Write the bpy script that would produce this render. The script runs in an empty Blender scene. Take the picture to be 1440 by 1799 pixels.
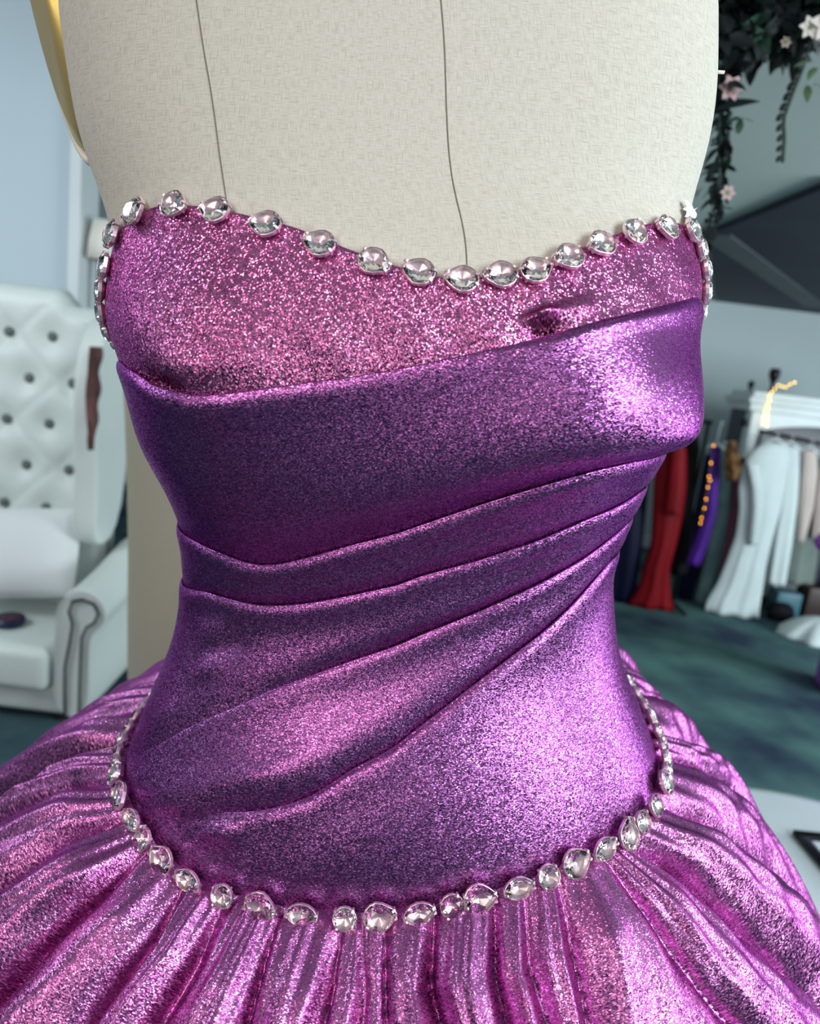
import bpy, bmesh, math, random
import numpy as np
from mathutils import Vector, Matrix
random.seed(7); rng = np.random.default_rng(11)
scene = bpy.context.scene
COL = scene.collection
pi = math.pi

# ------------------------------------------------------------------ camera
CAM = np.array([0, 0, 1.25]); PITCH = math.radians(11.3); ROLL = math.radians(7)
fw = np.array([0, math.cos(PITCH), -math.sin(PITCH)]); up0 = np.array([0, math.sin(PITCH), math.cos(PITCH)]); r0 = np.array([1., 0, 0])
RV = math.cos(ROLL)*r0 + math.sin(ROLL)*up0; UV_ = -math.sin(ROLL)*r0 + math.cos(ROLL)*up0
cd = bpy.data.cameras.new('camera'); cam = bpy.data.objects.new('camera', cd); COL.objects.link(cam)
cam.matrix_world = Matrix(((RV[0], UV_[0], -fw[0], CAM[0]), (RV[1], UV_[1], -fw[1], CAM[1]), (RV[2], UV_[2], -fw[2], CAM[2]), (0, 0, 0, 1)))
cd.sensor_fit = 'HORIZONTAL'; cd.sensor_width = 36; cd.lens = 31.25; cd.clip_start = .01; cd.clip_end = 60
cd.dof.use_dof = True; cd.dof.focus_distance = .37; cd.dof.aperture_fstop = 9.5
scene.camera = cam

# ------------------------------------------------------------------ world, lights, exposure
w = bpy.data.worlds.new('world'); scene.world = w; w.use_nodes = True
bg = w.node_tree.nodes['Background']; bg.inputs[0].default_value = (.62, .74, .90, 1); bg.inputs[1].default_value = .21
def area(name, loc, target, sx, sy, power, col):
    l = bpy.data.lights.new(name, 'AREA'); l.shape = 'RECTANGLE'; l.size = sx; l.size_y = sy; l.energy = power; l.color = col
    o = bpy.data.objects.new(name, l); COL.objects.link(o); o.location = loc
    o.rotation_euler = (Vector(target)-Vector(loc)).to_track_quat('-Z', 'Y').to_euler(); return o
area('window_daylight', (1.7, -.95, 1.95), (0, .4, 1.15), 1.1, 1.3, 40, (.88, .94, 1))
area('warm_overhead_fill', (-.9, -1.3, 2.0), (-.05, .4, 1.1), .7, 1.0, 13, (1, .84, .78))  # unseen warm overhead fill, added to warm the left of the gown
area('far_room_fill', (4.3, 1.2, 1.25), (1.9, 4.2, 1.35), 1.5, 1.6, 120, (.84, .95, 1))  # unseen fill added to brighten the far wall, ceiling and clothes
area('armchair_fill', (-2.4, .9, 2.0), (-1.4, 2.5, .8), .9, .9, 19, (.85, .95, 1))  # unseen fill added to light the armchair
vs = scene.view_settings; vs.view_transform = 'Standard'; vs.look = 'None'; vs.gamma = 1; vs.use_curve_mapping = False; vs.exposure = .35

# ------------------------------------------------------------------ helpers
def link(o, parent=None):
    COL.objects.link(o)
    if parent is not None: o.parent = parent
    return o
def mesh_obj(name, V, F, mat, parent=None, smooth=True, uv=None):
    me = bpy.data.meshes.new(name); me.from_pydata([tuple(map(float, v)) for v in V], [], [tuple(map(int, f)) for f in F])
    if uv is not None:
        l = me.uv_layers.new(name='UVMap'); li = np.empty(len(me.loops), dtype=np.int32); me.loops.foreach_get('vertex_index', li)
        l.data.foreach_set('uv', np.asarray(uv, dtype=np.float32)[li].ravel())
    me.update()
    if smooth: me.polygons.foreach_set('use_smooth', [True]*len(me.polygons))
    me.materials.append(mat)
    return link(bpy.data.objects.new(name, me), parent)
def empty(name, loc=(0, 0, 0), parent=None):
    o = bpy.data.objects.new(name, None); o.empty_display_size = .05; o.location = loc; return link(o, parent)
def tag(o, label, cat, group=None):
    o['label'] = label; o['category'] = cat
    if group: o['group'] = group
    return o
def struct(o, label=None):
    o['kind'] = 'structure'
    if label: o['label'] = label; o['category'] = o.name.split('_')[0]
    return o
def gfaces(nr, nc, wrap=False, flip=False):
    F = []; m = nc if wrap else nc-1
    for i in range(nr-1):
        for j in range(m):
            a, b = i*nc+j, i*nc+(j+1) % nc; c, d = b+nc, a+nc
            F.append((a, d, c, b) if flip else (a, b, c, d))
    return F
def box(V, F, lo, hi):
    n = len(V); (x0, y0, z0), (x1, y1, z1) = lo, hi
    V += [(x0, y0, z0), (x1, y0, z0), (x1, y1, z0), (x0, y1, z0), (x0, y0, z1), (x1, y0, z1), (x1, y1, z1), (x0, y1, z1)]
    F += [tuple(n+i for i in f) for f in ((0, 3, 2, 1), (4, 5, 6, 7), (0, 1, 5, 4), (1, 2, 6, 5), (2, 3, 7, 6), (3, 0, 4, 7))]
def boxes(name, L, mat, parent=None, bevel=0, seg=3):
    V, F = [], []
    for lo, hi in L: box(V, F, lo, hi)
    o = mesh_obj(name, V, F, mat, parent, smooth=bevel > 0)
    if bevel:
        bm = bmesh.new(); bm.from_mesh(o.data)
        bmesh.ops.bevel(bm, geom=bm.edges[:], offset=bevel, segments=seg, affect='EDGES', profile=.5, clamp_overlap=True)
        bm.to_mesh(o.data); bm.free(); o.data.polygons.foreach_set('use_smooth', [True]*len(o.data.polygons))
    return o
def tube_geo(path, rad, n=8, V=None, F=None, cap=True):
    V = [] if V is None else V; F = [] if F is None else F
    P = [np.array(p, float) for p in path]; b0 = len(V); m = len(P)
    rad = [rad]*m if np.isscalar(rad) else rad
    prev = None
    for i, p in enumerate(P):
        t = P[min(i+1, m-1)]-P[max(i-1, 0)]; t = t/np.linalg.norm(t)
        if prev is None:
            u = np.cross(t, [0, 0, 1] if abs(t[2]) < .9 else [1, 0, 0])
        else: u = prev-t*(prev@t)
        u = u/np.linalg.norm(u); prev = u; v = np.cross(t, u)
        for k in range(n):
            a = 2*pi*k/n; V.append(p+rad[i]*(math.cos(a)*u+math.sin(a)*v))
    for f in gfaces(m, n, True): F.append(tuple(b0+i for i in f))
    if cap: F.append(tuple(b0+k for k in range(n))[::-1]); F.append(tuple(b0+(m-1)*n+k for k in range(n)))
    return V, F
def tube(name, path, rad, mat, parent=None, n=8):
    V, F = tube_geo(path, rad, n); return mesh_obj(name, V, F, mat, parent)
def lathe(name, prof, mat, parent=None, n=32, centre=(0, 0, 0), sq=(1, 1)):
    V = []
    for r, z in prof:
        for k in range(n):
            a = 2*pi*k/n; V.append((centre[0]+r*sq[0]*math.cos(a), centre[1]+r*sq[1]*math.sin(a), centre[2]+z))
    F = gfaces(len(prof), n, True); F.append(tuple(range(n))[::-1]); F.append(tuple((len(prof)-1)*n+k for k in range(n)))
    return mesh_obj(name, V, F, mat, parent)
def ball_geo(c, r, V, F, nu=8, nv=5):
    b0 = len(V)
    for i in range(nv+1):
        ph = pi*i/nv
        for k in range(nu): a = 2*pi*k/nu; V.append((c[0]+r*math.sin(ph)*math.cos(a), c[1]+r*math.sin(ph)*math.sin(a), c[2]+r*math.cos(ph)))
    F += [tuple(b0+i for i in f) for f in gfaces(nv+1, nu, True, True)]
def smooth_interp(x, xs, ys):
    """Catmull-Rom through a table"""
    x = np.asarray(x, float); xs = np.asarray(xs, float); ys = np.asarray(ys, float)
    d = np.gradient(ys, xs); i = np.clip(np.searchsorted(xs, x)-1, 0, len(xs)-2)
    h = xs[i+1]-xs[i]; u = np.clip((x-xs[i])/h, 0, 1)
    return (2*u**3-3*u**2+1)*ys[i]+(u**3-2*u**2+u)*h*d[i]+(-2*u**3+3*u**2)*ys[i+1]+(u**3-u**2)*h*d[i+1]
def sstep(x, a, b):
    u = np.clip((np.asarray(x, float)-a)/(b-a), 0, 1); return u*u*(3-2*u)
def gs(t, m, s): return np.exp(-((np.asarray(t, float)-m)/s)**2)

# ------------------------------------------------------------------ materials
def srgb(r, g, b):
    f = lambda c: (c/255/12.92 if c/255 <= .04045 else ((c/255+.055)/1.055)**2.4)
    return (f(r), f(g), f(b), 1)
def new_mat(name):
    m = bpy.data.materials.new(name); m.use_nodes = True; nt = m.node_tree
    return m, nt, nt.nodes['Principled BSDF']
def plain(name, col, rough=.6, metal=0, noise=0, scale=8, bump=0, bscale=60, spec=.5, sheen=0, col2=None):
    m, nt, p = new_mat(name); N, L = nt.nodes, nt.links
    p.inputs['Base Color'].default_value = col; p.inputs['Roughness'].default_value = rough; p.inputs['Metallic'].default_value = metal
    p.inputs['Specular IOR Level'].default_value = spec; p.inputs['Sheen Weight'].default_value = sheen
    tc = N.new('ShaderNodeTexCoord')
    if noise or col2:
        t = N.new('ShaderNodeTexNoise'); t.inputs['Scale'].default_value = scale; t.inputs['Detail'].default_value = 5
        L.new(tc.outputs['Object'], t.inputs['Vector'])
        r = N.new('ShaderNodeMapRange'); r.inputs[1].default_value = .35; r.inputs[2].default_value = .65; L.new(t.outputs[0], r.inputs[0])
        mx = N.new('ShaderNodeMix'); mx.data_type = 'RGBA'; mx.inputs[6].default_value = col
        mx.inputs[7].default_value = col2 if col2 else tuple(c*(1-noise) for c in col[:3])+(1,)
        L.new(r.outputs[0], mx.inputs[0]); L.new(mx.outputs[2], p.inputs['Base Color'])
    if bump:
        t2 = N.new('ShaderNodeTexNoise'); t2.inputs['Scale'].default_value = bscale; L.new(tc.outputs['Object'], t2.inputs['Vector'])
        b = N.new('ShaderNodeBump'); b.inputs['Strength'].default_value = bump; b.inputs['Distance'].default_value = .003
        L.new(t2.outputs[0], b.inputs['Height']); L.new(b.outputs[0], p.inputs['Normal'])
    return m
def lame(name, dark, light, cell=(.9, .55), k=.55, rough=.30, warp=.6, rot=0., pw=1.):
    """metallic lame cloth: every woven fleck is a tiny mirror tilted its own way"""
    m, nt, p = new_mat(name); N, L = nt.nodes, nt.links
    uv = N.new('ShaderNodeUVMap')
    mp = N.new('ShaderNodeMapping'); mp.inputs['Rotation'].default_value = (0, 0, rot); mp.inputs['Scale'].default_value = (1000/cell[0], 1000/cell[1], 1)
    L.new(uv.outputs[0], mp.inputs[0])
    nz = N.new('ShaderNodeTexNoise'); nz.noise_dimensions = '2D'; nz.inputs['Scale'].default_value = .45; L.new(mp.outputs[0], nz.inputs['Vector'])
    sc = N.new('ShaderNodeVectorMath'); sc.operation = 'SCALE'; sc.inputs[3].default_value = warp*2; L.new(nz.outputs[1], sc.inputs[0])
    ad = N.new('ShaderNodeVectorMath'); L.new(mp.outputs[0], ad.inputs[0]); L.new(sc.outputs[0], ad.inputs[1])
    vo = N.new('ShaderNodeTexVoronoi'); vo.voronoi_dimensions = '2D'; vo.inputs['Scale'].default_value = 1; L.new(ad.outputs[0], vo.inputs['Vector'])
    sb = N.new('ShaderNodeVectorMath'); sb.operation = 'SUBTRACT'; sb.inputs[1].default_value = (.5, .5, .5); L.new(vo.outputs['Color'], sb.inputs[0])
    ks = N.new('ShaderNodeVectorMath'); ks.operation = 'SCALE'; ks.inputs[3].default_value = k*2; L.new(sb.outputs[0], ks.inputs[0])
    ge = N.new('ShaderNodeNewGeometry')
    an = N.new('ShaderNodeVectorMath'); L.new(ge.outputs['Normal'], an.inputs[0]); L.new(ks.outputs[0], an.inputs[1])
    nn = N.new('ShaderNodeVectorMath'); nn.operation = 'NORMALIZE'; L.new(an.outputs[0], nn.inputs[0]); L.new(nn.outputs[0], p.inputs['Normal'])
    sx = N.new('ShaderNodeSeparateXYZ'); L.new(vo.outputs['Color'], sx.inputs[0])
    pwn = N.new('ShaderNodeMath'); pwn.operation = 'POWER'; pwn.inputs[1].default_value = pw; L.new(sx.outputs[1], pwn.inputs[0])
    mx = N.new('ShaderNodeMix'); mx.data_type = 'RGBA'; mx.inputs[6].default_value = dark; mx.inputs[7].default_value = light
    L.new(pwn.outputs[0], mx.inputs[0]); L.new(mx.outputs[2], p.inputs['Base Color'])
    mr = N.new('ShaderNodeMapRange'); mr.inputs[3].default_value = rough; mr.inputs[4].default_value = rough+.30; L.new(sx.outputs[2], mr.inputs[0]); L.new(mr.outputs[0], p.inputs['Roughness'])
    p.inputs['Metallic'].default_value = 1; p.inputs['Specular Tint'].default_value = (.55, .28, .60, 1)
    return m
def linen(name, c1, c2, pitch=.45):
    m, nt, p = new_mat(name); N, L = nt.nodes, nt.links
    uv = N.new('ShaderNodeUVMap'); outs = []
    for ax in (0, 1):
        mp = N.new('ShaderNodeMapping'); s = [1000/pitch*.07]*2; s[ax] = 1000/pitch; mp.inputs['Scale'].default_value = (s[0], s[1], 1)
        L.new(uv.outputs[0], mp.inputs[0])
        t = N.new('ShaderNodeTexNoise'); t.noise_dimensions = '2D'; t.inputs['Scale'].default_value = 1; t.inputs['Detail'].default_value = 2; L.new(mp.outputs[0], t.inputs['Vector']); outs.append(t.outputs[0])
    mn = N.new('ShaderNodeMath'); mn.operation = 'MINIMUM'; L.new(outs[0], mn.inputs[0]); L.new(outs[1], mn.inputs[1])
    r = N.new('ShaderNodeMapRange'); r.inputs[1].default_value = .22; r.inputs[2].default_value = .52; L.new(mn.outputs[0], r.inputs[0])
    mx = N.new('ShaderNodeMix'); mx.data_type = 'RGBA'; mx.inputs[6].default_value = c2; mx.inputs[7].default_value = c1
    L.new(r.outputs[0], mx.inputs[0]); L.new(mx.outputs[2], p.inputs['Base Color'])
    b = N.new('ShaderNodeBump'); b.inputs['Strength'].default_value = .35; b.inputs['Distance'].default_value = .0004; L.new(mn.outputs[0], b.inputs['Height']); L.new(b.outputs[0], p.inputs['Normal'])
    p.inputs['Roughness'].default_value = .85; p.inputs['Specular IOR Level'].default_value = .2
    return m
def emit(name, col, s):
    m, nt, p = new_mat(name); p.inputs['Base Color'].default_value = col; p.inputs['Emission Color'].default_value = col; p.inputs['Emission Strength'].default_value = s; return m

M = {}
M['bust'] = lame('sparkling_pink_lame', srgb(146, 62, 120), srgb(232, 152, 200), (.7, .55), .34, .17, .7)
M['drape'] = lame('violet_lame', srgb(124, 60, 126), srgb(196, 128, 194), (.80, .36), .20, .18, .9, .5)
M['skirt'] = lame('orchid_lame', srgb(142, 66, 130), srgb(220, 146, 204), (.70, .36), .21, .18, .8, .2)
M['linen'] = linen('linen', srgb(214, 211, 197), srgb(186, 183, 167))
M['linen2'] = linen('beige_linen', srgb(176, 172, 152), srgb(160, 156, 138), .5)
M['thread'] = plain('seam_thread', srgb(120, 115, 100), .9)
M['gold'] = plain('gold_metal', srgb(226, 180, 84), .28, 1)
M['cream'] = plain('cream_rim', srgb(232, 226, 205), .5)
M['silver'] = plain('silver', srgb(255, 236, 238), .42, 1)
M['steel'] = plain('steel', srgb(170, 172, 175), .3, 1)
m, nt, p = new_mat('crystal'); p.inputs['Base Color'].default_value = (1, .955, .96, 1); p.inputs['Roughness'].default_value = .0; p.inputs['IOR'].default_value = 1.62; p.inputs['Transmission Weight'].default_value = 1; M['crystal'] = m
M['lace'] = plain('white_lace', srgb(240, 236, 240), .8)
M['wall'] = plain('wall_paint', srgb(190, 206, 208), .8, noise=.04, scale=2)
M['wall_blue'] = plain('pale_blue_wall', srgb(196, 211, 219), .8, noise=.03, scale=2)
M['trim'] = plain('white_trim', srgb(214, 222, 224), .5, noise=.03)
M['ceiling'] = plain('ceiling_paint', srgb(208, 220, 214), .85, noise=.06, scale=1.5)
M['ceiling_shade'] = plain('dark_shade_panel', srgb(40, 48, 66), .7, noise=.3, scale=2)  # dark colour standing for shade on the far ceiling
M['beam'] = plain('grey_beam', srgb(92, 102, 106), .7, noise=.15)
M['carpet'] = plain('carpet', srgb(48, 62, 80), .95, scale=2.2, col2=srgb(88, 124, 120), bump=.5, bscale=300, spec=.1)
M['white_leather'] = plain('white_upholstery', srgb(222, 230, 226), .45, noise=.04, scale=6, bump=.1, bscale=40)
M['button'] = plain('tuft_button', srgb(96, 104, 104), .5)
M['nail'] = plain('dark_nailhead', srgb(52, 54, 58), .35, .8)
M['brown_wood'] = plain('dark_wood', srgb(50, 32, 26), .45, noise=.3)
M['pillow'] = plain('white_pillow', srgb(232, 236, 236), .7, noise=.03, bump=.25, bscale=14)
M['blue_glass'] = plain('dark_blue_glaze', srgb(20, 34, 84), .12, noise=.3, scale=30)
M['red_glaze'] = plain('red_glaze', srgb(96, 36, 52), .25, scale=60, col2=srgb(26, 30, 60))
M['scarf'] = plain('brown_scarf', srgb(120, 78, 74), .85, scale=14, col2=srgb(60, 34, 36))
M['curtain'] = plain('dark_green_curtain', srgb(16, 40, 46), .9, noise=.3, spec=.1)
M['red'] = plain('red_satin', srgb(116, 6, 18), .6, noise=.25, scale=6, spec=.12)
M['navy'] = plain('navy_satin', srgb(14, 18, 48), .5, noise=.3, spec=.12)
M['black'] = plain('black_cloth', srgb(16, 17, 22), .7, noise=.3, spec=.12)
M['violet'] = plain('violet_cloth', srgb(74, 30, 130), .6, noise=.3, spec=.12)
M['fur'] = plain('brown_fur', srgb(132, 96, 60), .9, scale=25, col2=srgb(58, 40, 30), bump=.8, bscale=90, spec=.12)
M['greygreen'] = plain('grey_green_chiffon', srgb(112, 140, 140), .7, noise=.3, spec=.12)
M['maroon'] = plain('maroon_cloth', srgb(52, 22, 36), .7, noise=.3, spec=.12)
M['white_cloth'] = plain('white_satin', srgb(196, 208, 208), .5, noise=.06, spec=.12)
M['beige_cloth'] = plain('beige_cloth', srgb(196, 182, 176), .7, noise=.1, spec=.12)
M['grey_cloth'] = plain('grey_cloth', srgb(116, 128, 122), .7, noise=.2, spec=.12)
M['slate_cloth'] = plain('slate_cloth', srgb(56, 60, 84), .7, noise=.2, spec=.12)
M['lilac'] = plain('lilac_satin', srgb(168, 96, 196), .3, .3, noise=.2)
M['black_metal'] = plain('black_metal', srgb(20, 24, 28), .35, .6)
M['white_paint'] = plain('white_painted_wood', srgb(214, 224, 224), .5, noise=.05)
M['slate_panel'] = plain('slate_panel', srgb(44, 52, 70), .4, noise=.2)
M['teal'] = plain('teal_plastic', srgb(60, 104, 120), .4, noise=.2)
M['table'] = plain('white_table', srgb(226, 236, 240), .25, noise=.02)
M['leaf_dark'] = plain('dark_leaf', srgb(18, 34, 34), .6, noise=.5, scale=30)
M['leaf_mid'] = plain('green_leaf', srgb(62, 104, 84), .5, noise=.4, scale=30)
M['leaf_pale'] = plain('pale_leaf', srgb(140, 168, 120), .5, noise=.3, scale=30)
M['petal'] = plain('white_petal', srgb(236, 232, 222), .7)
M['petal_pink'] = plain('blush_petal', srgb(214, 186, 186), .7)
M['stem'] = plain('stem', srgb(40, 66, 54), .6)
M['bulb'] = emit('warm_bulb', srgb(255, 205, 70), 13)
M['glint2'] = emit('amber_bulb', srgb(255, 166, 16), 8)  # glow put in for the glints of gold sequins
M['wire'] = plain('copper_wire', srgb(170, 130, 70), .4, .8)

# ------------------------------------------------------------------ room shell
def slab(name, lo, hi, mat, label=None):
    return struct(boxes(name, [(lo, hi)], mat), label)
CEIL = 2.1
slab('floor', (-4.2, -2.5, -.1), (5, 6.3, 0), M['carpet'])
slab('ceiling', (-.30, .2, CEIL), (5, 6.3, CEIL+.1), M['ceiling'])
slab('ceiling_upper', (-4.2, .2, 2.75), (-.2, 6.3, 2.85), M['ceiling']); slab('wall_bulkhead', (-.30, .2, CEIL+.1), (-.20, 6.0, 2.75), M['wall'])
slab('wall_far', (-4.2, 6, 0), (5, 6.15, 2.75), M['wall'])
slab('wall_right', (4.6, 2.0, 0), (4.75, 6, CEIL), M['wall'])
slab('wall_left', (-4.2, 2.95, 0), (-1.47, 3.07, 2.75), M['wall_blue'])
slab('trim_1', (-1.47, 2.93, 0), (-1.425, 3.09, 2.75), M['trim'])
slab('baseboard_far', (-1.4, 5.975, 0), (4.6, 6, .1), M['trim'])
# dark panel that paints in the shade of the far ceiling, with a pale diagonal beam
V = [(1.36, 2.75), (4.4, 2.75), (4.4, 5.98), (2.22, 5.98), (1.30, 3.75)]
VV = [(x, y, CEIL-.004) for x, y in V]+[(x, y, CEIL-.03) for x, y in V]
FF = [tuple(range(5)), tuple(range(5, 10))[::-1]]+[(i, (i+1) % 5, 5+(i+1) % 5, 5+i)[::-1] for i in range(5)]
struct(mesh_obj('ceiling_shade_panel', VV, FF, M['ceiling_shade'], smooth=False))
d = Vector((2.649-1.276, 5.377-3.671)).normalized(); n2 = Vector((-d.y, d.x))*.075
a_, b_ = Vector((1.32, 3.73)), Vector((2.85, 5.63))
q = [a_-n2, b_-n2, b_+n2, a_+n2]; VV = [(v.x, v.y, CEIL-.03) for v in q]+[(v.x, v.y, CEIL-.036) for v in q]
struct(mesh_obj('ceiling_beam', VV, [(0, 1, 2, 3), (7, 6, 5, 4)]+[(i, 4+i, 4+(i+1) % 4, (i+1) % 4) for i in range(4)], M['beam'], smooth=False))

# ------------------------------------------------------------------ the torso surface shared by form and gown
ORG = np.array([-.0029, .46, 1.1183]); TILT = math.radians(4); AX = np.array([-math.sin(TILT), 0, math.cos(TILT)]); LX = np.array([math.cos(TILT), 0, math.sin(TILT)]); LY = np.array([0, 1., 0])
TT = np.linspace(-.17, .36, 54)
TA = np.array([0.1879,0.1867,0.1847,0.1827,0.1805,0.1770,0.1734,0.1694,0.1651,0.1605,0.1562,0.1518,0.1472,0.1448,0.1425,0.1408,0.1392,0.1378,0.1372,0.1371,0.1383,0.1402,0.1431,0.1467,0.1507,0.1551,0.1584,0.1628,0.1664,0.1680,0.1693,0.1716,0.1732,0.1735,0.1734,0.1733,0.1725,0.1714,0.1708,0.1713,0.1737,0.1770,0.1800,0.1820,0.1837,0.1848,0.1856,0.1860,0.1862,0.1862,0.1853,0.1845,0.1836,0.1827])
TC = np.array([0.0024,0.0022,0.0025,0.0031,0.0038,0.0042,0.0045,0.0047,0.0047,0.0042,0.0035,0.0028,0.0023,0.0015,0.0010,0.0013,0.0013,0.0005,-0.0004,-0.0011,-0.0008,-0.0003,-0.0002,-0.0008,-0.0022,-0.0039,-0.0032,-0.0013,0.0007,0.0010,0.0003,-0.0021,-0.0040,-0.0048,-0.0045,-0.0035,-0.0036,-0.0057,-0.0095,-0.0126,-0.0141,-0.0152,-0.0159,-0.0162,-0.0165,-0.0170,-0.0176,-0.0187,-0.0198,-0.0211,-0.0215,-0.0219,-0.0224,-0.0228])
for _ in range(2):
    for A_ in (TA, TC): A_[1:-1] = .25*A_[:-2]+.5*A_[1:-1]+.25*A_[2:]
def S(thd, t):
    """point on the torso: angle in degrees from the front, height t above the waist"""
    thd = np.asarray(thd, float); t = np.asarray(t, float); th = np.radians(thd)
    a = smooth_interp(np.clip(t, -.17, .36), TT, TA); c = smooth_interp(np.clip(t, -.17, .36), TT, TC)
    sh = np.sqrt(np.clip(1-np.clip((t-.332)/.075, 0, 1)**2*.86, .1, 1)); a = a*sh            # shoulders close towards the neck
    bf = (.098+.032*gs(t, .125, .075)+.040*sstep(-t, 0, .14)-.012*sstep(t, .2, .36))*(.25+.75*sh)
    bb = (.095+.03*sstep(t, .02, .16)+.045*sstep(-t, 0, .15)-.02*sstep(t, .2, .36))*(.25+.75*sh)
    s, co = np.sin(th), np.cos(th); b = np.where(co > 0, bf, bb)
    r = (np.abs(s/a)**2.3+np.abs(co/b)**2.3)**(-1/2.3)
    m = .016*gs(t, .120, .055)*(gs(th, .80, .36)+gs(th, -.80, .36))
    x = r*s+c; y = -r*co-m
    return ORG+t[..., None]*AX+x[..., None]*LX+y[..., None]*LY
def SN(thd, t):
    thd = np.asarray(thd, float); t = np.asarray(t, float)
    du = S(thd+.4, t)-S(thd-.4, t); dv = S(thd, t+.0015)-S(thd, t-.0015)
    n = np.cross(du, dv); return n/np.linalg.norm(n, axis=-1, keepdims=True)
def SO(thd, t, off):
    thd, t, off = np.broadcast_arrays(np.asarray(thd, float), np.asarray(t, float), np.asarray(off, float))
    return S(thd, t)+SN(thd, t)*off[..., None]
def ring(tab, sig=2.0):
    """periodic smooth curve over the angle"""
    tab = np.array(tab, float); g = np.arange(-180, 180, .5)
    v = np.interp(g, tab[:, 0], tab[:, 1]); k = np.exp(-(np.arange(-20, 21)*.5/sig)**2/2); k /= k.sum()
    v = np.convolve(np.r_[v[-20:], v, v[:20]], k, 'valid')
    gp = np.r_[g, 180]; vp = np.r_[v, v[0]]
    return lambda th: np.interp((np.asarray(th, float)+180) % 360-180, gp, vp)
NECK = ring([(-180, .10), (-130, .105), (-100, .125), (-85, .140), (-77, .152), (-72.5, .168), (-70.2, .181), (-67.2, .1924), (-60.8, .2008), (-54, .2044), (-45.2, .2032), (-35.5, .199), (-23.5, .193), (-12.5, .1846), (-1.5, .1774), (9.8, .1726), (17.8, .1738), (25.2, .1762), (32.8, .1834), (40.2, .1912), (47.8, .199), (57.5, .208), (67.2, .2135), (74.2, .2104), (78, .198), (82, .184), (92, .160), (110, .135), (140, .11), (180, .10)], 1.2)
P1 = ring([(-180, .085), (-150, .09), (-100, .115), (-80, .126), (-64.5, .1288), (-53.8, .1228), (-48.8, .118), (-44, .1162), (-39.2, .115), (-33.5, .1168), (-26.5, .1198), (-18.5, .1234), (-10.5, .1264), (-.5, .1312), (11.5, .1378), (23.2, .1444), (32.5, .151), (40, .157), (47, .1618), (56, .1684), (68.8, .1770), (80, .172), (100, .14), (140, .095), (180, .085)], 1.2)
P2 = ring([(-180, .055), (-100, .033), (-68.8, .031), (-58.8, .031), (-48, .0286), (-42, .0264), (-36, .0262), (-30.8, .0286), (-22.5, .0346), (-11.5, .043), (1.2, .0514), (15.5, .064), (28, .0754), (37, .0838), (43.5, .0892), (51.5, .0928), (63.8, .094), (90, .09), (180, .055)], 1.5)
P3 = ring([(-180, .025), (-100, -.008), (-71.2, -.0056), (-56.5, .0012), (-48, .0016), (-39.2, .0016), (-32, .004), (-23.8, .0076), (-11.8, .0142), (2.2, .022), (8, .0274), (22.2, .037), (35.2, .0478), (47.8, .061), (57.5, .067), (66.2, .0724), (90, .072), (180, .025)], 1.5)
P4 = ring([(-180, -.01), (-120, -.07), (-80, -.113), (-66.8, -.1085), (-52.5, -.0746), (-46.8, -.0644), (-40.5, -.0548), (-33, -.0434), (-23, -.0326), (-12, -.023), (1.8, -.0128), (8.2, -.0068), (24.5, .007), (39.5, .0214), (50.5, .0334), (60.3, .0454), (68.5, .052), (90, .052), (180, -.01)], 1.5)
P5 = ring([(-180, -.05), (-120, -.085), (-75, -.118), (-60, -.1255), (-48, -.1238), (-36.8, -.1058), (-30.8, -.1022), (-24, -.0962), (-18.5, -.0902), (-9.8, -.0758), (2.2, -.0626), (5, -.0578), (18, -.0404), (30.8, -.0236), (43.8, -.0062), (52.5, .0076), (59.5, .0196), (66.2, .0286), (90, .03), (180, -.05)], 1.5)
BELT = ring([(-180, -.085), (-130, -.098), (-105, -.110), (-90, -.118), (-78, -.1245), (-69.8, -.1255), (-63.5, -.1286), (-56.5, -.131), (-52, -.1352), (-46.5, -.14), (-40, -.1442), (-32.5, -.146), (-24.8, -.1466), (-16.2, -.1466), (-7.3, -.1464), (0, -.1436), (8, -.1406), (14.5, -.1364), (19.8, -.1328), (27.5, -.1292), (33.5, -.1256), (39.2, -.1214), (45.8, -.119), (52, -.1172), (61.8, -.113), (69.5, -.110), (77, -.1085), (88, -.10), (105, -.086), (130, -.078), (180, -.085)], 1.5)

# ------------------------------------------------------------------ dress form
form = tag(empty('dress_form', (float(ORG[0]), .46, 0)), 'pale linen dress form wearing the purple gown', 'dress form')
def in_form(o):
    o.parent = form; o.matrix_parent_inverse = form.matrix_world.inverted(); return o
form.matrix_world = Matrix.Translation((float(ORG[0]), .46, 0))
th = np.linspace(-180, 180, 361)[:-1]; tt = np.r_[np.linspace(-.17, .33, 110), np.linspace(.333, .407, 26)]
TH, TG = np.meshgrid(th, tt)
off = np.where(TG < NECK(TH)-.003, -.006, 0)
Vf = SO(TH, TG, off).reshape(-1, 3); UVf = np.stack([np.radians(TH)*.15, TG], -1).reshape(-1, 2)
Ff = gfaces(len(tt), len(th), True)
top = Vf[-len(th):]; nb = len(Vf); ctr = top.mean(0)
neck = [ctr+(top-ctr)*f+np.array([0, 0, z]) for f, z in ((.9, .01), (.86, .03), (.86, .07), (.6, .08), (.05, .082))]
Vf = np.vstack([Vf]+neck); UVf = np.vstack([UVf]+[np.stack([np.radians(th)*.05, np.full(len(th), .4+.01*i)], -1) for i in range(5)])
Ff = gfaces(len(tt)+5, len(th), True)
in_form(mesh_obj('torso', Vf, Ff, M['linen'], uv=UVf))
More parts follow.
